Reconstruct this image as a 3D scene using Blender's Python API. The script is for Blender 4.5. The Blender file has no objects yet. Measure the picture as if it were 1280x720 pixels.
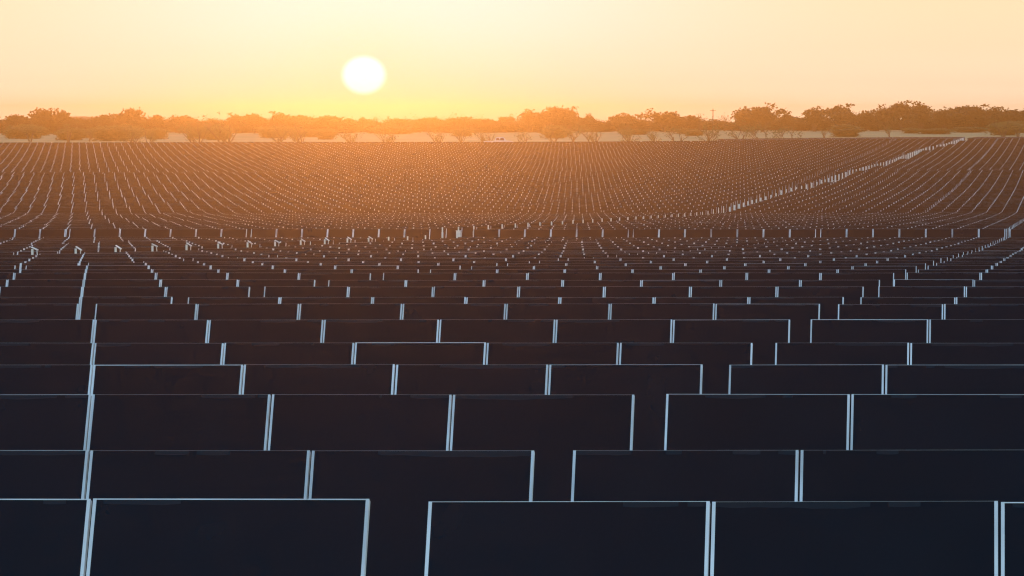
import bpy, bmesh, math, random
from mathutils import Vector, Matrix, noise
R = random.Random(7)
S = bpy.context.scene
COL = S.collection
# ------------------------------------------------------------------ camera
F = 5617.0            # focal length in pixels of a 1280 wide frame
CAM_Z = 3.9
YH = 150.0            # image line of eye level
PITCH = math.atan((360 - YH) / F)
YAW = math.radians(7.04)
SY, CY = math.sin(YAW), math.cos(YAW)
PITCHROW = 5.78       # distance between rows
cam = bpy.data.cameras.new('camera')
cam.sensor_width = 36.0
cam.lens = 36.0 * F / 1280.0
cam.clip_start = 0.5
cam.clip_end = 20000
camo = bpy.data.objects.new('camera', cam)
COL.objects.link(camo)
camo.location = (0, 0, CAM_Z)
camo.rotation_euler = (math.pi / 2 - PITCH, 0, 0)
S.camera = camo
SUN_AZ = math.atan((455 - 640) / F)
SUN_EL = math.radians(0.57)

# ------------------------------------------------------------------ render settings
S.view_settings.view_transform = 'Standard'
S.view_settings.look = 'None'
S.view_settings.gamma = 1.0
S.view_settings.use_curve_mapping = False
S.view_settings.exposure = EXPOSURE = 2.8
S.render.engine = 'CYCLES'
S.cycles.use_denoising = True
S.cycles.denoiser = 'OPENIMAGEDENOISE'
S.cycles.volume_bounces = 0
S.cycles.max_bounces = 5
S.cycles.diffuse_bounces = 2
S.cycles.glossy_bounces = 3
S.cycles.transparent_max_bounces = 8
S.cycles.filter_width = 1.2

# ------------------------------------------------------------------ helpers
def tag(o, label=None, cat=None, group=None, kind=None):
    if label: o['label'] = label
    if cat: o['category'] = cat
    if group: o['group'] = group
    if kind: o['kind'] = kind
    return o

def link(name, mesh, parent=None):
    o = bpy.data.objects.new(name, mesh)
    COL.objects.link(o)
    if parent is not None: o.parent = parent
    return o

def empty(name, loc=(0, 0, 0), rz=0):
    o = bpy.data.objects.new(name, None)
    o.empty_display_size = 0.3
    COL.objects.link(o)
    o.location = loc
    o.rotation_euler = (0, 0, rz)
    return o

class MB:
    """collects verts and faces"""
    def __init__(s): s.v = []; s.f = []; s.m = []
    def box(s, x0, x1, y0, y1, z0, z1, M=None, mi=0):
        b = len(s.v)
        for p in ((x0,y0,z0),(x1,y0,z0),(x1,y1,z0),(x0,y1,z0),(x0,y0,z1),(x1,y0,z1),(x1,y1,z1),(x0,y1,z1)):
            p = Vector(p)
            s.v.append(tuple(M @ p) if M is not None else tuple(p))
        for q in ((0,3,2,1),(4,5,6,7),(0,1,5,4),(1,2,6,5),(2,3,7,6),(3,0,4,7)):
            s.f.append(tuple(b + i for i in q)); s.m.append(mi)
    def tube(s, pts, rads, n=6, mi=0):
        b0 = None
        for i, (p, r) in enumerate(zip(pts, rads)):
            p = Vector(p)
            d = (Vector(pts[min(i+1, len(pts)-1)]) - Vector(pts[max(i-1, 0)])).normalized()
            a = d.orthogonal().normalized(); c = d.cross(a)
            b = len(s.v)
            for k in range(n):
                t = 2 * math.pi * k / n
                s.v.append(tuple(p + a * (r * math.cos(t)) + c * (r * math.sin(t))))
            if b0 is not None:
                for k in range(n):
                    s.f.append((b0+k, b0+(k+1) % n, b+(k+1) % n, b+k)); s.m.append(mi)
            else:
                s.f.append(tuple(b + k for k in reversed(range(n)))); s.m.append(mi)
            b0 = b
        s.f.append(tuple(b0 + k for k in range(n))); s.m.append(mi)
    def quad(s, c, a, b, mi=0):
        i = len(s.v)
        s.v += [tuple(c - a - b), tuple(c + a - b), tuple(c + a + b), tuple(c - a + b)]
        s.f.append((i, i+1, i+2, i+3)); s.m.append(mi)
    def mesh(s, name, mats):
        me = bpy.data.meshes.new(name)
        me.from_pydata(s.v, [], s.f)
        for m in mats: me.materials.append(m)
        if len(mats) > 1: me.polygons.foreach_set('material_index', s.m)
        me.update()
        return me

ONES = ['', 'first', 'second', 'third', 'fourth', 'fifth', 'sixth', 'seventh', 'eighth', 'ninth', 'tenth', 'eleventh',
        'twelfth', 'thirteenth', 'fourteenth', 'fifteenth', 'sixteenth', 'seventeenth', 'eighteenth', 'nineteenth']
TENS = ['', '', 'twenty', 'thirty', 'forty', 'fifty', 'sixty', 'seventy', 'eighty', 'ninety']
def ordinal(n):
    if n >= 100:
        return 'hundredth' if n == 100 else 'hundred-and-' + ordinal(n - 100)
    if n < 20: return ONES[n]
    t, o = divmod(n, 10)
    if o == 0: return TENS[t][:-1] + 'ieth'
    return TENS[t] + '-' + ONES[o]

# ------------------------------------------------------------------ materials
def mat(name, base, rough=0.8, metal=0.0, spec=0.5, vary=0.0, vscale=3.0, coords='Object', trans=0.0, bump=0.0, base2=None, detail=4):
    m = bpy.data.materials.new(name); m.use_nodes = True
    nt = m.node_tree; b = nt.nodes['Principled BSDF']
    b.inputs['Roughness'].default_value = rough
    b.inputs['Metallic'].default_value = metal
    b.inputs['Specular IOR Level'].default_value = spec
    b.inputs['Base Color'].default_value = (*base, 1)
    if vary > 0 or base2 or bump > 0:
        tc = nt.nodes.new('ShaderNodeTexCoord'); n = nt.nodes.new('ShaderNodeTexNoise')
        n.inputs['Scale'].default_value = vscale; n.inputs['Detail'].default_value = detail
        nt.links.new(tc.outputs[coords], n.inputs['Vector'])
        r = nt.nodes.new('ShaderNodeValToRGB')
        lo = base2 if base2 else tuple(c * (1 - vary) for c in base)
        hi = base if base2 else tuple(min(1, c * (1 + vary)) for c in base)
        r.color_ramp.elements[0].color = (*lo, 1); r.color_ramp.elements[0].position = 0.35
        r.color_ramp.elements[1].color = (*hi, 1); r.color_ramp.elements[1].position = 0.65
        nt.links.new(n.outputs['Fac'], r.inputs['Fac'])
        nt.links.new(r.outputs['Color'], b.inputs['Base Color'])
        if bump > 0:
            bp = nt.nodes.new('ShaderNodeBump'); bp.inputs['Strength'].default_value = bump
            nt.links.new(n.outputs['Fac'], bp.inputs['Height']); nt.links.new(bp.outputs['Normal'], b.inputs['Normal'])
    if trans > 0:   # thin leaves let light through
        t = nt.nodes.new('ShaderNodeBsdfTranslucent'); t.inputs['Color'].default_value = (*[min(1, c * 1.6) for c in base], 1)
        mx = nt.nodes.new('ShaderNodeMixShader'); mx.inputs[0].default_value = trans
        nt.links.new(b.outputs[0], mx.inputs[1]); nt.links.new(t.outputs[0], mx.inputs[2])
        nt.links.new(mx.outputs[0], nt.nodes['Material Output'].inputs['Surface'])
    return m

def glass_mat():
    m = bpy.data.materials.new('panel_glass'); m.use_nodes = True
    nt = m.node_tree; N = nt.nodes; L = nt.links; b = N['Principled BSDF']
    tc = N.new('ShaderNodeTexCoord')
    geo = N.new('ShaderNodeNewGeometry')
    n = N.new('ShaderNodeTexNoise'); n.inputs['Scale'].default_value = 0.9; n.inputs['Detail'].default_value = 5
    L.new(geo.outputs['Position'], n.inputs['Vector'])
    oi = N.new('ShaderNodeObjectInfo')
    add = N.new('ShaderNodeMath'); add.operation = 'MULTIPLY_ADD'
    L.new(oi.outputs['Random'], add.inputs[0]); add.inputs[1].default_value = 0.22; L.new(n.outputs['Fac'], add.inputs[2])
    r = N.new('ShaderNodeValToRGB')
    r.color_ramp.elements[0].position = 0.35; r.color_ramp.elements[0].color = (0.0004, 0.0016, 0.0048, 1)
    r.color_ramp.elements[1].position = 0.9; r.color_ramp.elements[1].color = (0.0014, 0.0034, 0.0085, 1)
    L.new(add.outputs[0], r.inputs['Fac'])
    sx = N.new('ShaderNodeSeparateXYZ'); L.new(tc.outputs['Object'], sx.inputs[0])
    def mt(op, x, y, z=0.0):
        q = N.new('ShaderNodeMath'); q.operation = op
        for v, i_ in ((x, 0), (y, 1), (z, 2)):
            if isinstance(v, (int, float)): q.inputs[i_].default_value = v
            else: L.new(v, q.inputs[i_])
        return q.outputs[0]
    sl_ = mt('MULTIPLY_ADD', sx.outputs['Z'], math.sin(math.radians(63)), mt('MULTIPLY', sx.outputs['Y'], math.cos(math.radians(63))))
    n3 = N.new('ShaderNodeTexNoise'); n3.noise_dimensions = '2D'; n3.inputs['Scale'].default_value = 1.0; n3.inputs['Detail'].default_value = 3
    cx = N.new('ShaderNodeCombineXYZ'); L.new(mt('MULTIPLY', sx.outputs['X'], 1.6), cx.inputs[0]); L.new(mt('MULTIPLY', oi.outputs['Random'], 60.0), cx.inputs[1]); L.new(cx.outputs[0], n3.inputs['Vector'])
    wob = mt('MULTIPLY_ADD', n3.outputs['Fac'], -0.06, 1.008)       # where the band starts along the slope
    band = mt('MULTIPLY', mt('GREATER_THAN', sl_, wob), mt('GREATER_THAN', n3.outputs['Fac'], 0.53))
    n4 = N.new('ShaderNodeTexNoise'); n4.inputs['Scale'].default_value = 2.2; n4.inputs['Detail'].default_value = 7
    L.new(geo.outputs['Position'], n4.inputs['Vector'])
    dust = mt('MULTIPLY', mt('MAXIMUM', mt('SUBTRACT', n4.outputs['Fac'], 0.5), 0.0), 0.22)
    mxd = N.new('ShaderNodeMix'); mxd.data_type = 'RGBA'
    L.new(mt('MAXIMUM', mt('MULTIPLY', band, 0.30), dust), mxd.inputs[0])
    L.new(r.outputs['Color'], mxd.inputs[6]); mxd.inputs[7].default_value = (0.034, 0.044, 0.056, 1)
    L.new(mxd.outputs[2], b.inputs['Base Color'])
    n2 = N.new('ShaderNodeTexNoise'); n2.inputs['Scale'].default_value = 3.0; n2.inputs['Detail'].default_value = 6
    L.new(geo.outputs['Position'], n2.inputs['Vector'])
    mr = N.new('ShaderNodeMapRange'); mr.inputs['To Min'].default_value = 0.08; mr.inputs['To Max'].default_value = 0.3
    L.new(n2.outputs['Fac'], mr.inputs['Value']); L.new(mr.outputs['Result'], b.inputs['Roughness'])
    b.inputs['IOR'].default_value = 1.4
    b.inputs['Specular IOR Level'].default_value = 0.26
    return m

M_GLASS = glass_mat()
def frame_mat(name, lo, hi, scale, ob):
    m = bpy.data.materials.new(name); m.use_nodes = True
    nt = m.node_tree; N = nt.nodes; L = nt.links; b = N['Principled BSDF']
    b.inputs['Roughness'].default_value = 0.5; b.inputs['Metallic'].default_value = 0.12
    geo = N.new('ShaderNodeNewGeometry'); n = N.new('ShaderNodeTexNoise'); n.inputs['Scale'].default_value = scale; n.inputs['Detail'].default_value = 3
    L.new(geo.outputs['Position'], n.inputs['Vector'])
    oi = N.new('ShaderNodeObjectInfo'); a_ = N.new('ShaderNodeMath'); a_.operation = 'MULTIPLY_ADD'
    L.new(oi.outputs['Random'], a_.inputs[0]); a_.inputs[1].default_value = ob; L.new(n.outputs['Fac'], a_.inputs[2])
    r = N.new('ShaderNodeValToRGB')
    r.color_ramp.elements[0].position = 0.38; r.color_ramp.elements[0].color = (lo, lo, lo * 1.02, 1)
    r.color_ramp.elements[1].position = 0.68; r.color_ramp.elements[1].color = (hi, hi, hi * 1.02, 1)
    L.new(a_.outputs[0], r.inputs['Fac']); L.new(r.outputs['Color'], b.inputs['Base Color'])
    return m
M_FRAME = frame_mat('aluminium_frame', 0.60, 0.92, 1.7, 0.15)
M_FRAME2 = frame_mat('aluminium_frame_painted_glints', 0.22, 0.95, 1.3, 0.10)  # glints on the farther rows, put into the base colour as high-contrast noise
M_STEEL = mat('galvanised_steel', (0.30, 0.31, 0.32), rough=0.6, metal=0.6, vary=0.2, vscale=4)
M_WHITE = mat('white_enamel', (0.82, 0.82, 0.80), rough=0.5, vary=0.05)
M_GROUND = mat('dry_ground', (0.66, 0.52, 0.24), rough=0.95, vscale=0.05, base2=(0.44, 0.40, 0.17), bump=0.3, detail=9)
M_HILL = mat('hill_scrub', (0.09, 0.085, 0.05), rough=0.95, vary=0.3, vscale=0.02)
M_BARK = mat('bark', (0.12, 0.09, 0.06), rough=0.9, vary=0.3, vscale=6)
M_LEAF = [mat('leaves_dark', (0.055, 0.06, 0.022), 0.7, vary=0.35, vscale=1.2, trans=0.25),
          mat('leaves_olive', (0.085, 0.08, 0.03), 0.7, vary=0.35, vscale=1.2, trans=0.25),
          mat('leaves_pale', (0.15, 0.15, 0.05), 0.7, vary=0.3, vscale=1.2, trans=0.35)]

# ------------------------------------------------------------------ terrain profile: image line of the panel tops, by row distance
def k_of(n): return n + 2.27 if n > 1 else 3.40
PROF = [(1,625),(2,563),(3,493),(4,456),(5,429),(6,399),(7,380),(8,371),(9,358),(10,349.5),(11,340.6),(12,336.6),(13,332),
        (14,328.5),(15,326),(16,323),(17,321.3),(18,318.5),(19,317),(20,315.2),(21,314.3),(22,312.6),(23,310.4),(24,309),(25,307.6),(26,306),
        (27,305),(28,303.2),(29,301.8),(30,300.6),(31,299.9),(32,298.6),(33,297.6),(34,296.4),(35,286.3),(36,285.8),(39,282.3),
        (45,277.2),(50,273.6),(55,270.4),(60,267.4),(62,266.2),(63,265.0),(65,261),(68,255.5),(72,249),(80,237),(88,224.5),(94,215.5),(95,214.8),
        (105,205.5),(115,196.5),(125,187.5),(133,180.5),(137,177.2),(163,175.0)]
KZ = [(k_of(n), -(y - YH) / F * (k_of(n) * PITCHROW / CY)) for n, y in PROF]
def zprof(k):
    if k <= KZ[0][0]: return KZ[0][1] - (KZ[0][0] - k) * 0.004
    for (a, za), (b, zb) in zip(KZ, KZ[1:]):
        if k <= b: return za + (zb - za) * (k - a) / (b - a)
    return KZ[-1][1]
def sm(t): t = max(0.0, min(1.0, t)); return t * t * (3 - 2 * t)
def panel_top(X, Y):
    """height of panel tops relative to the camera"""
    V = X * SY + Y * CY
    k = V / PITCHROW
    zc = zprof(k); Zc = max(k * PITCHROW / CY, 5)
    if k < 3.0: return zc
    z = zc * (Y / Zc)
    if k > 55:
        xi = max(-1.3, min(1.3, (X / Y) * F / 640.0))
        dy = (-4.2 * sm(xi) + 0.8 * sm(-xi)) * min(1.0, (k - 55) / 80.0)
        z -= dy / F * Y
    return z
TOP_H = 2.33
K_END = k_of(137)
def y_base(xi):   # where the feet of the far tree line show
    return 166.5 - 4.0 * sm((xi + 1.0) / 2.0)
def ground(X, Y):
    V = X * SY + Y * CY; k = V / PITCHROW
    near = 0.0
    if k < 165.5 and Y > 5:
        near = CAM_Z + panel_top(X, Y) - TOP_H
    elif Y <= 5:
        near = CAM_Z + zprof(0) - TOP_H
    if k > 139:
        xi = max(-1.4, min(1.4, (X / max(Y, 1)) * F / 640.0))
        yend = 950.0
        gx = X / Y * 805.0
        zf = CAM_Z + panel_top(gx, 805.0) - TOP_H
        zt = CAM_Z - (y_base(xi) - YH) / F * 1300.0
        t = (Y - 820.0) / 480.0
        g = zf + (zt - zf) * min(max(t, 0), 1.0) if t < 1 else zt + min((Y - 1300) * 0.0006, 2.2)
        g += 0.15 * noise.noise(Vector((X * 0.02, Y * 0.02, 0))) * min(1, max(t, 0) * 4)
        # below the rows of the right hand extension
        if k < 165.5 and xi > 0.38:
            return min(near, g) if k < 160 else near + (g - near) * (k - 160) / 5.5
        return g
    return near

mb = MB()
ys = [-60, -30, 0, 6, 12] + [16 + 2.2 * i for i in range(90)] + [214 + 5 * i for i in range(130)] + [864 + 12 * i for i in range(60)] + [1584 + 30 * i for i in range(9)]
nx = 72
for Y in ys:
    w = 45 + max(Y, 0) * 0.33
    for i in range(nx + 1):
        s = i / nx * 2 - 1
        X = s * w
        mb.v.append((X, Y, ground(X, Y)))
for j in range(len(ys) - 1):
    for i in range(nx):
        a = j * (nx + 1) + i
        mb.f.append((a, a+1, a+nx+2, a+nx+1)); mb.m.append(0)
g = link('ground', mb.mesh('ground', [M_GROUND]))
for p in g.data.polygons: p.use_smooth = True
tag(g, kind='structure')

# distant hills behind the trees
mb = MB()
for j in range(9):
    for i in range(121):
        X = -520 + i * 1040 / 120; Y = 1640 + j * 22
        h = math.sin(math.pi * j / 8)
        xi = X / Y * F / 640
        e = -0.9 + 2.2 * math.exp(-((xi + 0.86) / 0.16) ** 2) + 0.7 * noise.noise(Vector((X * 0.012, 3, 0))) 
        mb.v.append((X, Y, ground(X, 1640) - 1.0 + h * (CAM_Z + e - ground(X, 1640) + 1.0) + h * 0.5 * noise.noise(Vector((X * 0.08, Y * 0.02, 0)))))
for j in range(8):
    for i in range(120):
        a = j * 121 + i
        mb.f.append((a, a+1, a+122, a+121)); mb.m.append(0)
h = link('hills', mb.mesh('hills', [M_HILL])); tag(h, kind='structure')
for p in h.data.polygons: p.use_smooth = True

# ------------------------------------------------------------------ solar panels
TILT = math.radians(63)
MW, GAP, SL = 1.246, 0.012, 2.0
MOD = MW + GAP
BEAR = 0.205                       # bearing gap between groups of seven panels
SECT = 7 * MOD + BEAR
U0 = -0.478 * PITCHROW - 0.04             # a bearing gap right in front of the camera
AX_H = TOP_H - SL / 2 * math.sin(TILT) - 0.035 * math.cos(TILT)
DV = SL / 2 * math.cos(TILT)       # the top edge stands this far behind the row's axis
# panel local frame: x along the row, slant up and away from the camera
TM = Matrix.Rotation(TILT, 4, 'X')
def slab(mb, w, side, top, M, mi=0, d=0.035, part='both', bottom=None):
    # rails around the glass, butted end to end
    hw = w / 2; hs = SL / 2; b = top if bottom is None else bottom
    mb.box(-hw, -hw + side, -hs, hs, 0, d, M, mi)
    mb.box(hw - side, hw, -hs, hs, 0, d, M, mi)
    mb.box(-hw + side, hw - side, hs - top, hs, 0, d - 0.001, M, mi)
    mb.box(-hw + side, hw - side, -hs, -hs + b, 0, d - 0.001, M, mi)
def glass(mb, w, side, top, M, mi=0, d=0.035):
    hw = w / 2; hs = SL / 2
    mb.box(-hw + side, hw - side, -hs + top, hs - top, 0.004, d - 0.003, M, mi)
SIDE = 0.0155
FR, GL = [], []
for top in (0.005, 0.002, 0.0004):
    a = MB(); slab(a, MW, SIDE, top, TM); FR.append(a.mesh('frame', [M_FRAME]))
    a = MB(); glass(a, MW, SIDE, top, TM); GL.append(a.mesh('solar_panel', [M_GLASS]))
FARM = []
for side, top in ((0.023, 0.0005), (0.023, 0.003), (0.033, 0.001)):
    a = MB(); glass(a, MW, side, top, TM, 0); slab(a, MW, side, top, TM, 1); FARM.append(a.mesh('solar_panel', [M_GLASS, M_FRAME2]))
a = MB(); a.box(-0.045, 0.045, -0.06, 0.06, 0, 1.0)
POST = a.mesh('post', [M_STEEL])
a = MB(); a.box(-0.04, 0.04, -0.04, 0.04, -1.3, -0.1); a.box(-0.03, 0.03, -0.03, 0.03, -0.098, 0.15)
CTRL = a.mesh('drive_box', [M_WHITE])
a = MB(); Ms = Matrix.Translation((0.10, 0, 0.15)) @ Matrix.Rotation(math.radians(30), 4, 'Y'); a.box(-0.12, 0.09, -0.07, 0.07, -0.014, 0.014, Ms)
a.box(0.135, 0.155, -0.02, 0.02, -0.06, 0.105)
LID = a.mesh('small_panel', [M_FRAME])
a = MB(); a.box(-0.035, 0.035, -SL/2, SL/2 + 0.05, -0.06, 0.035, TM); ENDP = a.mesh('end_rail', [M_FRAME])

AISLE_HALF = 0.42
def aisle_u(k):
    base = U0 - 3 * SECT
    if k <= 76: return base
    t = base / (76 * PITCHROW)       # the lane bends towards the far corner of the field
    pts = [(76, 640 + F * (t * CY + SY) / (CY - t * SY)), (88, 1026), (100, 1078), (111, 1118), (116, 1129), (126, 1156), (131, 1179), (136, 1195), (139.5, 1203), (166, 1213)]
    for (a_, xa), (b_, xb) in zip(pts, pts[1:]):
        if k <= b_:
            x = xa + (xb - xa) * (k - a_) / (b_ - a_); break
    xn = (x - 640) / F
    return k * PITCHROW * (xn * CY - SY) / (xn * SY + CY)

ROWGROUP = 'rows of solar panels across the field'
def local_z(u, V):
    X = u * CY + V * SY; Y = -u * SY + V * CY
    return CAM_Z + panel_top(X, Y)
NEAR_SPLIT, FAR_SPLIT, N_ROWS = 22, 66, 163
sect_off = {}
for n in range(1, N_ROWS + 1):
    k = k_of(n); V = k * PITCHROW
    def u_at(px):
        xn = (px - 640) / F
        return V * (xn * CY - SY) / (xn * SY + CY)
    ulo = u_at(-150) - 2.5; uhi = u_at(1430) + 2.5
    if n > 137: ulo = u_at(908 + (n - 137) * 0.0) 
    uc = u_at(640)
    rx, ry = uc * CY + (V - DV) * SY, -uc * SY + (V - DV) * CY
    gz = ground(rx, ry)
    # panel centres
    au = aisle_u(k)
    cs = []
    s0 = int(math.floor((ulo - U0) / SECT)) - 1; s1 = int(math.ceil((uhi - U0) / SECT)) + 1
    straight = k <= 76
    base_u = U0 - 3 * SECT
    if not straight and k <= 97.3: au += 0.0
    SHIFT = -0.38 * MOD if k > 97.3 else (-0.09 if n == 1 else 0.0)
    if True:
        for s in range(s0, s1 + 1):
            for j in range(7):
                c = U0 + s * SECT + BEAR / 2 + (j + 0.5) * MOD
                if c < base_u: c -= AISLE_HALF * 2 - BEAR
                c += SHIFT
                if n == 1 and s < 0: c -= 0.05
                if abs(c - au) < AISLE_HALF + MOD / 2 - 0.02: continue
                if ulo - MOD < c < uhi + MOD: cs.append((s, c))
    cs.sort(key=lambda t: t[1])
    if n > 137: place = 'behind the main field edge, on the right'
    elif n == 35: place = 'standing tall above the rows before it'
    elif n == 1: place = 'closest to the camera'
    else: place = None
    if n <= 5: look = 'navy glass solar panels with bluish white edges'
    elif n <= 34: look = 'dark brown solar panels with white edges'
    elif n <= 70: look = 'brown solar panels seen as thin lines with pale ticks'
    else: look = 'distant hazy solar panels with glinting edges'
    lab = 'row of ' + look + ', ' + ordinal(n) + ' from camera'
    if n == 35: lab = 'brown solar panel row standing taller than its neighbours, its whole faces visible'
    if n == 1: lab = 'nearest row of navy glass solar panels with bluish white edges, cut by the bottom frame'
    jit = 0.006 if n < 30 else 0.012
    rr = random.Random(1000 + n)
    soff = {}
    def place_vals(s, c):
        if s not in soff: soff[s] = (rr.uniform(-1, 1) * jit, rr.uniform(-1, 1) * 0.0022)
        so = soff[s]
        z = local_z(c, V) - TOP_H + AX_H
        slope = (local_z(c + 0.5, V) - local_z(c - 0.5, V))
        return z + so[0] + rr.uniform(-1, 1) * 0.0025, -(math.atan(slope) + so[1] + rr.uniform(-1, 1) * 0.0015)
    if n <= FAR_SPLIT:
        root = empty('solar_panel_row', (rx, ry, gz), -YAW)
        tag(root, lab, 'solar panel row', ROWGROUP)
        if len(cs) > 100: cs = cs[(len(cs) - 100) // 2:][:100]
        tz = []
        for s, c in cs:
            z, roll = place_vals(s, c)
            rx_ = rr.uniform(-1, 1) * 0.004
            if n <= NEAR_SPLIT:
                v = rr.choice((0, 0, 1, 2)) if n == 1 else rr.choice((0, 1, 2, 2, 2)) if n <= 6 else (1 if rr.random() < 0.12 else 2)
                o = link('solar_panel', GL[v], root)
                link('frame', FR[v], o)
            else:
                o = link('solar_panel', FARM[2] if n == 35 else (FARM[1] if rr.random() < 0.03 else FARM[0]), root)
            o.location = (c - uc, 0, z - gz); o.rotation_euler = (rx_, roll, 0)
            tz.append((c - uc, z - gz))
        # torque tube a little behind the panels
        a = MB(); st = max(1, len(tz) // 14)
        pts = [tz[i] for i in range(0, len(tz), st)]
        if pts[-1] != tz[-1]: pts.append(tz[-1])
        a.tube([(x, 0.09, z - 0.06) for x, z in pts], [0.055] * len(pts), 8)
        link('torque_tube', a.mesh('torque_tube', [M_STEEL]), root)
        for s in range(s0, s1 + 2):
            u = U0 + s * SECT
            if u < au - 1: u -= AISLE_HALF * 2 - BEAR
            if ulo < u < uhi and abs(u - au) > 0.5:
                zz = local_z(u, V) - TOP_H + AX_H - gz - 0.13
                gg = ground(u * CY + (V - DV) * SY, -u * SY + (V - DV) * CY) - gz - 0.3
                p = link('post', POST, root); p.location = (u - uc, 0.09, gg); p.scale = (1, 1, zz - gg)
        if straight and ulo < au < uhi:
            zz = local_z(au, V) - TOP_H + AX_H - gz
            d = link('drive_box', CTRL, root); d.location = (au - uc - 0.1, 0.02, zz + 0.86)
            if 19 < k < 34:
                l = link('small_panel', LID, d)
                l.rotation_euler = (0, rr.uniform(-0.1, 0.1), 0)
    else:
        a = MB()
        root = empty('solar_panel_row', (rx, ry, gz), -YAW)
        for s, c in cs:
            z, roll = place_vals(s, c)
            M = Matrix.Translation((c - uc, 0, z - gz)) @ Matrix.Rotation(roll, 4, 'Y') @ TM
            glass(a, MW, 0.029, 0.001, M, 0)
            slab(a, MW, 0.029, 0.001, M, 1)
        a.tube([(c - uc, 0.09, local_z(c, V) - TOP_H + AX_H - gz - 0.06) for s, c in (cs[0], cs[len(cs)//2], cs[-1])], [0.055] * 3, 6, 2)
        bpy.data.objects.remove(root)
        if ulo < au < uhi:
            zz = local_z(au, V) - TOP_H + AX_H - gz
            if n <= 139:
                w_ = rr.uniform(0.06, 0.085) if k < 118 else 0.11
                M = Matrix.Translation((au - uc, 0.02, zz + 0.5))
                a.box(-w_, w_, -0.07, 0.07, -1.6, (0.30 if k < 80 else 0.50) + rr.uniform(-0.06, 0.04), M, 3)
                if k < 90 and rr.random() < 0.7: a.box(-w_ - 0.06, -w_ - 0.03, -0.03, 0.03, -1.6, 0.62, M, 3)
        for s in range(-1, 2):
            M = Matrix.Translation((s * SECT * 2, 0.09, 0)); zc = local_z(uc + s * SECT * 2, V) - TOP_H + AX_H - gz
            a.box(-0.045, 0.045, -0.06, 0.06, -0.5, zc - 0.12, M, 2)
        o = link('solar_panel_row', a.mesh('solar_panel_row', [M_GLASS, M_FRAME2, M_STEEL, M_WHITE]))
        o.location = (rx, ry, gz); o.rotation_euler = (0, 0, -YAW)
        tag(o, lab, 'solar panel row', ROWGROUP)

# white cabinet in the lane, beside the tall row
V = k_of(35) * PITCHROW - 1.7
u = U0 - 3 * SECT + 0.85
X, Y = u * CY + V * SY, -u * SY + V * CY
zt = CAM_Z + panel_top(X, (V + 1.7) * CY) 
root = empty('control_cabinet', (X, Y, ground(X, Y)), -YAW)
tag(root, 'bright white control cabinet on a post in the lane between brown panel rows', 'cabinet')
dz = zt - ground(X, Y)
a = MB(); a.box(-0.10, 0.10, -0.10, 0.10, dz - 0.42, dz + 0.09); a.box(-0.115, 0.115, -0.12, 0.12, dz + 0.092, dz + 0.12)
link('cabinet', a.mesh('cabinet', [M_WHITE]), root)
a = MB(); a.box(-0.085, 0.085, -0.113, -0.1025, dz - 0.38, dz + 0.05); a.box(0.06, 0.08, -0.125, -0.1135, dz - 0.24, dz - 0.12)
link('door', a.mesh('door', [M_WHITE]), root)
a = MB(); a.box(-0.05, 0.05, -0.05, 0.05, -0.2, dz - 0.422)
link('post', a.mesh('post', [M_STEEL]), root)

# ------------------------------------------------------------------ trees
def branch(mb, rr, p, d, L, r, depth, tips):
    n = 4; pts = [p]; q = p.copy(); dd = d.copy()
    for i in range(n):
        dd = (dd + Vector((rr.uniform(-1,1), rr.uniform(-1,1), rr.uniform(-0.4,0.9))) * 0.22).normalized()
        q = q + dd * (L / n); pts.append(q.copy())
    rad = [r * (1 - 0.65 * i / n) for i in range(n + 1)]
    mb.tube(pts, rad, 5 if depth else 7)
    if depth == 0 or r < 0.018:
        tips.append((pts[-1], dd)); return
    m = rr.randint(3, 4) if depth > 1 else 4
    for j in range(m):
        i = rr.randint(2, n)
        az = rr.uniform(0, 2 * math.pi); sp = rr.uniform(0.45, 0.95)
        side = Vector((math.cos(az), math.sin(az), rr.uniform(-0.1, 0.5)))
        nd = (dd * (1 - sp * 0.5) + side * sp).normalized()
        branch(mb, rr, pts[i].copy(), nd, L * rr.uniform(0.55, 0.8), rad[i] * rr.uniform(0.5, 0.75), depth - 1, tips)
    tips.append((pts[-1], dd))

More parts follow.
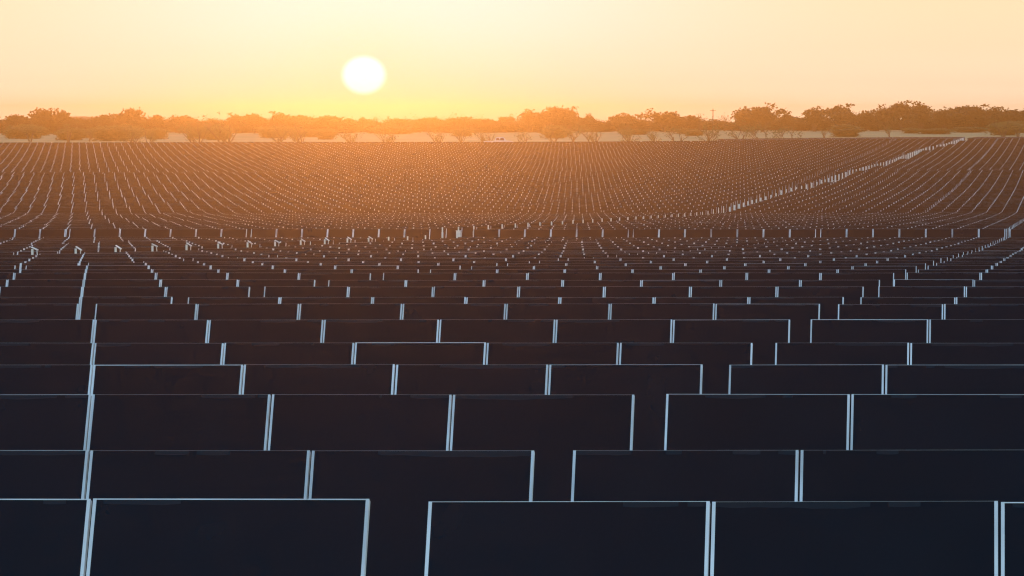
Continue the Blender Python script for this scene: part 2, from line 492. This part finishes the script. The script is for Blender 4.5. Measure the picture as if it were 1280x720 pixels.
def tree_meshes(seed, kind):
    """a tree of height 1 unit = 6 m; kind: dense / airy / bare"""
    rr = random.Random(seed); tb = MB(); tips = []
    H = 6.0
    stems = rr.randint(2, 3) if kind != 'dense' else rr.randint(1, 2)
    for s in range(stems):
        az = rr.uniform(0, 6.28); lean = rr.uniform(0.1, 0.45)
        branch(tb, rr, Vector((rr.uniform(-.12, .12), rr.uniform(-.12, .12), -0.25)),
               Vector((math.cos(az) * lean, math.sin(az) * lean, 1)).normalized(), rr.uniform(2.0, 2.6), 0.17, 3, tips)
    cb = MB()
    def leaf(c, sz):
        a_ = Vector((rr.gauss(0,1), rr.gauss(0,1), rr.gauss(0,1))).normalized(); b_ = a_.orthogonal().normalized()
        b_ = (Matrix.Rotation(rr.uniform(0, 6.28), 3, a_) @ b_)
        cc = a_.cross(b_)
        cb.quad(c, b_ * sz * 0.5, cc * sz * rr.uniform(0.3, 0.6))
    hi = max(t[0].z for t in tips)
    if kind == 'bare':
        for t, d in tips:
            if rr.random() < 0.75:
                for i in range(5): leaf(t + Vector((rr.gauss(0,.16), rr.gauss(0,.16), rr.gauss(0,.16))), rr.uniform(0.07, 0.16))
    else:
        per = 46 if kind == 'dense' else 26
        sp = 0.42 if kind == 'dense' else 0.36
        for t, d in tips:
            if rr.random() < (0.95 if kind == 'dense' else 0.8):
                f = rr.uniform(0.6, 1.3)
                for i in range(int(per * f)):
                    leaf(t + Vector((rr.gauss(0, sp), rr.gauss(0, sp), rr.gauss(0, sp * 0.6))) * f, rr.uniform(0.16, 0.36))
        if kind == 'dense':   # low skirt of foliage
            w = max(abs(t[0].x) for t in tips) * 0.85
            for j in range(46):
                az = rr.uniform(0, 6.28); r0 = w * math.sqrt(rr.random()); c = Vector((math.cos(az) * r0, math.sin(az) * r0, rr.uniform(0.3, 3.2)))
                for i in range(60): leaf(c + Vector((rr.gauss(0, .5), rr.gauss(0, .5), rr.gauss(0, .42))), rr.uniform(0.16, 0.36))
    zs = sorted(v[2] for v in cb.v); top = zs[int(len(zs) * (0.995 if kind != 'bare' else 0.97))]
    sc = H / top
    for b in (tb, cb): b.v = [(x * sc, y * sc, z * sc) for x, y, z in b.v]
    return tb, cb

LIB = {}
def lib(kind, i, leaf):
    key = (kind, i, leaf)
    if key not in LIB:
        tb, cb = tree_meshes({'dense': 10, 'airy': 40, 'bare': 70}[kind] + i, kind)
        LIB[key] = (tb.mesh('trunk', [M_BARK]), cb.mesh('crown', [M_LEAF[leaf]]))
    return LIB[key]

TREES = []    # (image x, top y, width factor, kind, variant, leaf, distance, group)
rt = random.Random(21)
def hh(x):   # general line of the wood's top
    base = 149 + 1.6 * noise.noise(Vector((x * 0.013, 0, 5)))
    base -= 3.0 * sm((x - 850) / 300) ; base += 1.5 * math.exp(-((x - 460) / 60) ** 2)
    return base
x = -90
while x < 1370:
    TREES.append((x, hh(x) + rt.choice((-3, -1.2, 0, 1.5, 3.5)) + rt.uniform(-0.8, 1.8), rt.uniform(1.3, 2.0), 'dense', rt.randint(0, 3), rt.choice((0, 0, 1)), 1300 + rt.uniform(-35, 50), 'wood'))
    x += rt.uniform(8, 16)
for x, ty, wf, kd, d in ((438, 146, .8, 'bare', 1280), (455, 147, .6, 'airy', 1290), (470, 145.5, .7, 'bare', 1280), (492, 146.5, .7, 'airy', 1280), (556, 146, .7, 'bare', 1280), (632, 144, .8, 'airy', 1280), (812, 145, .7, 'bare', 1280), (905, 144, .8, 'bare', 1280), (262, 143.5, .8, 'bare', 1280), (225, 145, .9, 'airy', 1280), (398, 147, .7, 'bare', 1280), (20, 145, 1.3, 'dense', 1290), (46, 137, 1.2, 'airy', 1270), (75, 137.5, 1.0, 'airy', 1272), (125, 144, 1.2, 'dense', 1280),
        (161, 136.5, 1.15, 'airy', 1268), (196, 145, 1.1, 'dense', 1285), (292, 142.5, 1.1, 'airy', 1270), (318, 142.5, 1.0, 'airy', 1275), (352, 140.5, 1.1, 'airy', 1265),
        (378, 145, 1.1, 'dense', 1280), (415, 148, 1.0, 'dense', 1290), (512, 145, .8, 'bare', 1280), (536, 146, .8, 'bare', 1280), (575, 142, .7, 'bare', 1280), (600, 143.5, .9, 'bare', 1280),
        (662, 138, 1.2, 'airy', 1270), (688, 134.5, 1.3, 'airy', 1265), (712, 135, 1.2, 'airy', 1268), (735, 143, .9, 'airy', 1275),
        (772, 142.5, .9, 'airy', 1270), (785, 142, .8, 'airy', 1280), (829, 137.5, 1.3, 'airy', 1262), (876, 143, 1.0, 'bare', 1280),
        (935, 136, 1.1, 'airy', 1268), (952, 131, 1.35, 'airy', 1262), (983, 141.5, 1.0, 'airy', 1275), (1018, 134.5, 1.2, 'airy', 1268), (1047, 131.5, 1.2, 'airy', 1262),
        (1080, 140, 1.3, 'dense', 1275), (1108, 132.5, 1.0, 'airy', 1265), (1130, 127.5, 1.2, 'airy', 1258), (1150, 129, 1.2, 'airy', 1262), (1180, 138, 1.0, 'airy', 1270),
        (1203, 134, 1.2, 'dense', 1268), (1223, 132, 1.3, 'airy', 1262), (1245, 136, 1.2, 'dense', 1268), (1262, 139, 1.2, 'dense', 1262), (1290, 138, 1.3, 'dense', 1262),
        (-30, 140, 1.3, 'dense', 1275)):
    TREES.append((x, ty, wf, kd, rt.randint(0, 3), rt.choice((0, 1)), d, 'tall'))
for x, ty in ((38, 156), (85, 150), (112, 158), (168, 153), (190, 158), (247, 152), (283, 148), (352, 150), (378, 154), (434, 157), (486, 160), (548, 158), (577, 152), (610, 160), (655, 160),
              (692, 156), (716, 158), (742, 156), (783, 154), (815, 160), (846, 158), (887, 150), (925, 151), (952, 156), (985, 158), (1030, 160), (1112, 158), (1254, 150), (1272, 153), (-22, 152), (1310, 152)):
    TREES.append((x, ty, rt.uniform(0.9, 1.25), 'bare', rt.randint(0, 3), 2, rt.uniform(860, 900) if 140 < x < 1000 else rt.uniform(1030, 1080), 'front'))
for x in [rt.uniform(30, 200) for _ in range(15)] + [rt.uniform(200, 1230) for _ in range(18)] + [rt.uniform(1235, 1300) for _ in range(6)]:
    dd = rt.uniform(1080, 1240)
    TREES.append((x, rt.uniform(156, 163) if x < 1235 else rt.uniform(150, 156), rt.uniform(1.5, 2.4), 'dense', rt.randint(0, 3), 2, dd, 'scrub'))
TREES.sort()
cnt = {'wood': 0, 'tall': 0, 'front': 0, 'scrub': 0}
PHR = {'scrub': ('low pale olive bushy tree at the foot of the far wood, {} from left', 'low bushy trees at the foot of the wood'),
       'wood': ('hazy tree in the unbroken back line of the far wood, {} from left', 'trees of the far wood'),
       'tall': ('taller crown rising from the far tree line against the sky, {} from left', 'taller trees in the far tree line'),
       'front': ('sparse pale small tree standing before the far wood, {} from left', 'sparse trees behind the field')}
for (x, ty, wf, kd, vi, leaf, d, grp) in TREES:
    cnt[grp] += 1
    X = (x - 640) / F * d; gz = ground(X, d) - 0.05
    topz = CAM_Z + (YH - ty) / F * d
    hgt = max(topz - gz, 1.5) / 6.0
    r = empty('tree', (X, d, gz), rt.uniform(0, 6.28))
    wsc = hgt * wf if kd != 'dense' else max(hgt, .6) * wf
    r.scale = (wsc, wsc, hgt)
    tag(r, PHR[grp][0].format(ordinal(cnt[grp])), 'tree', PHR[grp][1])
    tm, cm = lib(kd, vi, leaf)
    link('trunk', tm, r); link('crown', cm, r)

# ------------------------------------------------------------------ utility pole
d = 1255; X = (891 - 640) / F * d; gz = ground(X, d)
r = empty('utility_pole', (X, d, gz)); topz = CAM_Z + (YH - 135.5) / F * d - gz
tag(r, 'thin utility pole sticking up above the far tree line, right of centre', 'utility pole')
a = MB(); a.tube([(0, 0, -.3), (0, 0, topz)], [0.16, 0.11], 8); link('pole', a.mesh('pole', [M_BARK]), r)
a = MB(); a.box(-0.8, 0.8, -0.212, -0.122, topz - 0.6, topz - 0.48); link('crossarm', a.mesh('crossarm', [M_BARK]), r)

# ------------------------------------------------------------------ pale pickup truck behind the field edge
d = 880; X = (623 - 640) / F * d; gz = CAM_Z - (177.0 - YH) / F * d - 0.95
M_PAINT = mat('pale_paint', (0.72, 0.76, 0.80), rough=0.3, spec=0.6)
M_TYRE = mat('tyre_rubber', (0.02, 0.02, 0.02), rough=0.9)
M_WIN = mat('dark_glass', (0.03, 0.035, 0.04), rough=0.1)
gz = max(gz, ground(X, d))
r = empty('pickup_truck', (X, d, gz))
tag(r, 'pale hazy pickup truck parked side-on behind the far field edge, near centre', 'pickup truck')
a = MB()
prof = [(-2.9, .55), (-2.9, 1.05), (-1.0, 1.10), (-0.75, 1.15), (-0.45, 1.78), (0.95, 1.80), (1.55, 1.18), (2.75, 1.02), (2.9, .85), (2.9, .5)]
nP = len(prof)
for yy in (-0.92, 0.92):
    for px, pz in prof: a.v.append((px, yy * (0.84 if pz > 1.5 else 1), pz))
a.f.append(tuple(range(nP))); a.f.append(tuple(reversed(range(nP, 2 * nP))))
for i in range(nP): a.f.append((i, nP + i, nP + (i + 1) % nP, (i + 1) % nP))
a.m = [0] * len(a.f)
link('body', a.mesh('body', [M_PAINT]), r)
for wx0, wx1 in ((-0.50, 0.2), (0.28, 1.1)):
    a = MB(); Mw = Matrix.Identity(4)
    i0 = len(a.v); a.v += [(wx0, -0.93, 1.2), (wx1 + .1, -0.93, 1.2), (wx1 - .1, -0.80, 1.68), (wx0 + 0.12, -0.80, 1.68)]
    a.f.append((0, 1, 2, 3)); a.m.append(0)
    link('window', a.mesh('window', [M_WIN]), r)
for wx in (-1.85, 1.9):
    for wy in (-0.93, 0.93):
        a = MB(); a.tube([(wx, wy - .11, .38), (wx, wy + .11, .38)], [.38, .38], 16)
        w = link('wheel', a.mesh('wheel', [M_TYRE]), r)

# ------------------------------------------------------------------ haze
zmin = min(v.co.z for v in g.data.vertices)
a = MB(); a.box(-690, 690, -90, 1870, zmin - 1.0, CAM_Z + 6.0)
M_HAZE = bpy.data.materials.new('haze'); M_HAZE.use_nodes = True
nt = M_HAZE.node_tree; nt.nodes.remove(nt.nodes['Principled BSDF'])
pv = nt.nodes.new('ShaderNodeVolumePrincipled')
pv.inputs['Color'].default_value = (0.68, 0.32, 0.108, 1)
pv.inputs['Density'].default_value = HAZE_D = 0.00052
pv.inputs['Anisotropy'].default_value = 0.93
nt.links.new(pv.outputs[0], nt.nodes['Material Output'].inputs['Volume'])
hz = link('haze', a.mesh('haze', [M_HAZE])); tag(hz, kind='stuff')
M_HAZE.cycles.homogeneous_volume = True

# ------------------------------------------------------------------ light
sl = bpy.data.lights.new('sun', 'SUN'); sl.energy = 0.0235; sl.angle = math.radians(0.5); sl.color = (1.0, 0.68, 0.40)
so = bpy.data.objects.new('sun', sl); COL.objects.link(so)
sd = Vector((math.sin(SUN_AZ) * math.cos(SUN_EL), math.cos(SUN_AZ) * math.cos(SUN_EL), math.sin(SUN_EL)))
so.rotation_euler = sd.to_track_quat('Z', 'Y').to_euler()

W = bpy.data.worlds.new('World'); S.world = W; W.use_nodes = True
nt = W.node_tree; N = nt.nodes; L = nt.links; bg = N['Background']
sky = N.new('ShaderNodeTexSky'); sky.sky_type = 'NISHITA'; sky.sun_disc = False
sky.sun_elevation = SUN_EL; sky.sun_rotation = SUN_AZ
sky.air_density = 1.0; sky.dust_density = 1.0; sky.ozone_density = 1.0
EXPO = 2.0 ** EXPOSURE
def sock(v, i):
    if isinstance(v, (int, float)): i.default_value = v
    else: L.new(v, i)
def mth(op, a, b=0.0, c=0.0):
    n = N.new('ShaderNodeMath'); n.operation = op
    sock(a, n.inputs[0]); sock(b, n.inputs[1]); sock(c, n.inputs[2])
    return n.outputs[0]
def gauss(v, c, w):
    d = mth('DIVIDE', mth('SUBTRACT', v, c), w)
    return mth('EXPONENT', mth('MULTIPLY', mth('MULTIPLY', d, d), -1.0))
def step(v, a, b):
    n = N.new('ShaderNodeMapRange'); n.interpolation_type = 'SMOOTHSTEP'
    sock(v, n.inputs['Value']); n.inputs['From Min'].default_value = a; n.inputs['From Max'].default_value = b
    return n.outputs['Result']
def mixc(f, a, b, mode='MIX'):
    n = N.new('ShaderNodeMix'); n.data_type = 'RGBA'; n.blend_type = mode; n.clamp_result = False
    sock(f, n.inputs['Factor'])
    for v, k_ in ((a, 'A'), (b, 'B')):
        i_ = [q for q in n.inputs if q.name == k_ and q.type == 'RGBA'][0]
        if isinstance(v, tuple): i_.default_value = (*v, 1)
        else: L.new(v, i_)
    return [q for q in n.outputs if q.type == 'RGBA'][0]
tc = N.new('ShaderNodeTexCoord'); sp = N.new('ShaderNodeSeparateXYZ'); L.new(tc.outputs['Generated'], sp.inputs[0])
DEG = 180 / math.pi
el = mth('MULTIPLY', mth('ARCSINE', sp.outputs['Z']), DEG)
az = mth('SUBTRACT', mth('MULTIPLY', mth('ARCTAN2', sp.outputs['X'], sp.outputs['Y']), DEG), SUN_AZ * DEG)
# hazy morning sky round the sun: cream, warmer and stronger towards the horizon
vec = N.new('ShaderNodeCombineXYZ'); L.new(mth('MULTIPLY', az, 0.12), vec.inputs[0]); L.new(mth('MULTIPLY', el, 1.6), vec.inputs[1])
lay = N.new('ShaderNodeTexNoise'); lay.inputs['Scale'].default_value = 1.0; lay.inputs['Detail'].default_value = 5; L.new(vec.outputs[0], lay.inputs['Vector'])
streak = mth('SUBTRACT', lay.outputs['Fac'], 0.5)
ramp = N.new('ShaderNodeValToRGB'); L.new(mth('ADD', mth('DIVIDE', el, 12.0), mth('MULTIPLY', streak, 0.035)), ramp.inputs['Fac'])
cr = ramp.color_ramp
SKYS = [(0.0, (1.75, 1.42, 1.02)), (0.12, (1.65, 1.31, 0.95)), (0.25, (1.42, 1.11, 0.80)), (0.5, (1.20, 0.94, 0.65)), (0.9, (1.08, 0.86, 0.57)), (1.6, (1.02, 0.83, 0.53)), (12.0, (0.75, 0.72, 0.62))]
cr.elements[0].position = 0; cr.elements[0].color = (*SKYS[0][1], 1)
cr.elements[1].position = 1; cr.elements[1].color = (*SKYS[-1][1], 1)
for p_, c_ in SKYS[1:-1]:
    e_ = cr.elements.new(p_ / 12.0); e_.color = (*c_, 1)
glow = mth('MULTIPLY', gauss(az, 0.4, 4.0), mth('MULTIPLY_ADD', step(el, 0.0, 1.6), 0.9, 0.12))
warm = mixc(glow, ramp.outputs['Color'], (1.06, 0.95, 0.84))
halo = mth('MULTIPLY', gauss(az, 0.0, 0.9), gauss(el, 0.75, 0.6))
warm = mixc(mth('MULTIPLY', halo, 0.35), warm, (1.1, 0.88, 0.58))
warm = mixc(mth('MULTIPLY', mth('MULTIPLY', gauss(az, 0.0, 4.5), gauss(el, 0.0, 0.6)), 0.9), warm, (1.03, 0.60, 0.45))
# the sun's flattened disc
dx = mth('DIVIDE', az, 0.268); dy = mth('DIVIDE', mth('SUBTRACT', el, SUN_EL * DEG), 0.233)
rad = mth('SQRT', mth('ADD', mth('MULTIPLY', dx, dx), mth('MULTIPLY', dy, dy)))
disc = mth('SUBTRACT', 1.0, step(rad, 0.80, 1.18))
warm = mixc(disc, warm, (1.5, 1.45, 1.35))
warm = mixc(mth('MULTIPLY_ADD', streak, 0.25, 0.05), warm, (1.0, 0.90, 0.72))
wgt = mth('MULTIPLY', mth('SUBTRACT', 1.0, step(mth('ABSOLUTE', az), 20.0, 95.0)), gauss(el, 0.0, 20.0))
nis = mixc(1.0, sky.outputs[0], (0.128, 0.182, 0.255), 'MULTIPLY')
warm = mixc(1.0, warm, (1 / EXPO, 1 / EXPO, 1 / EXPO), 'MULTIPLY')
out = mixc(wgt, nis, warm)
L.new(out, bg.inputs['Color'])
bg.inputs['Strength'].default_value = 1.0
W.cycles.sampling_method = 'MANUAL'; W.cycles.sample_map_resolution = 1024
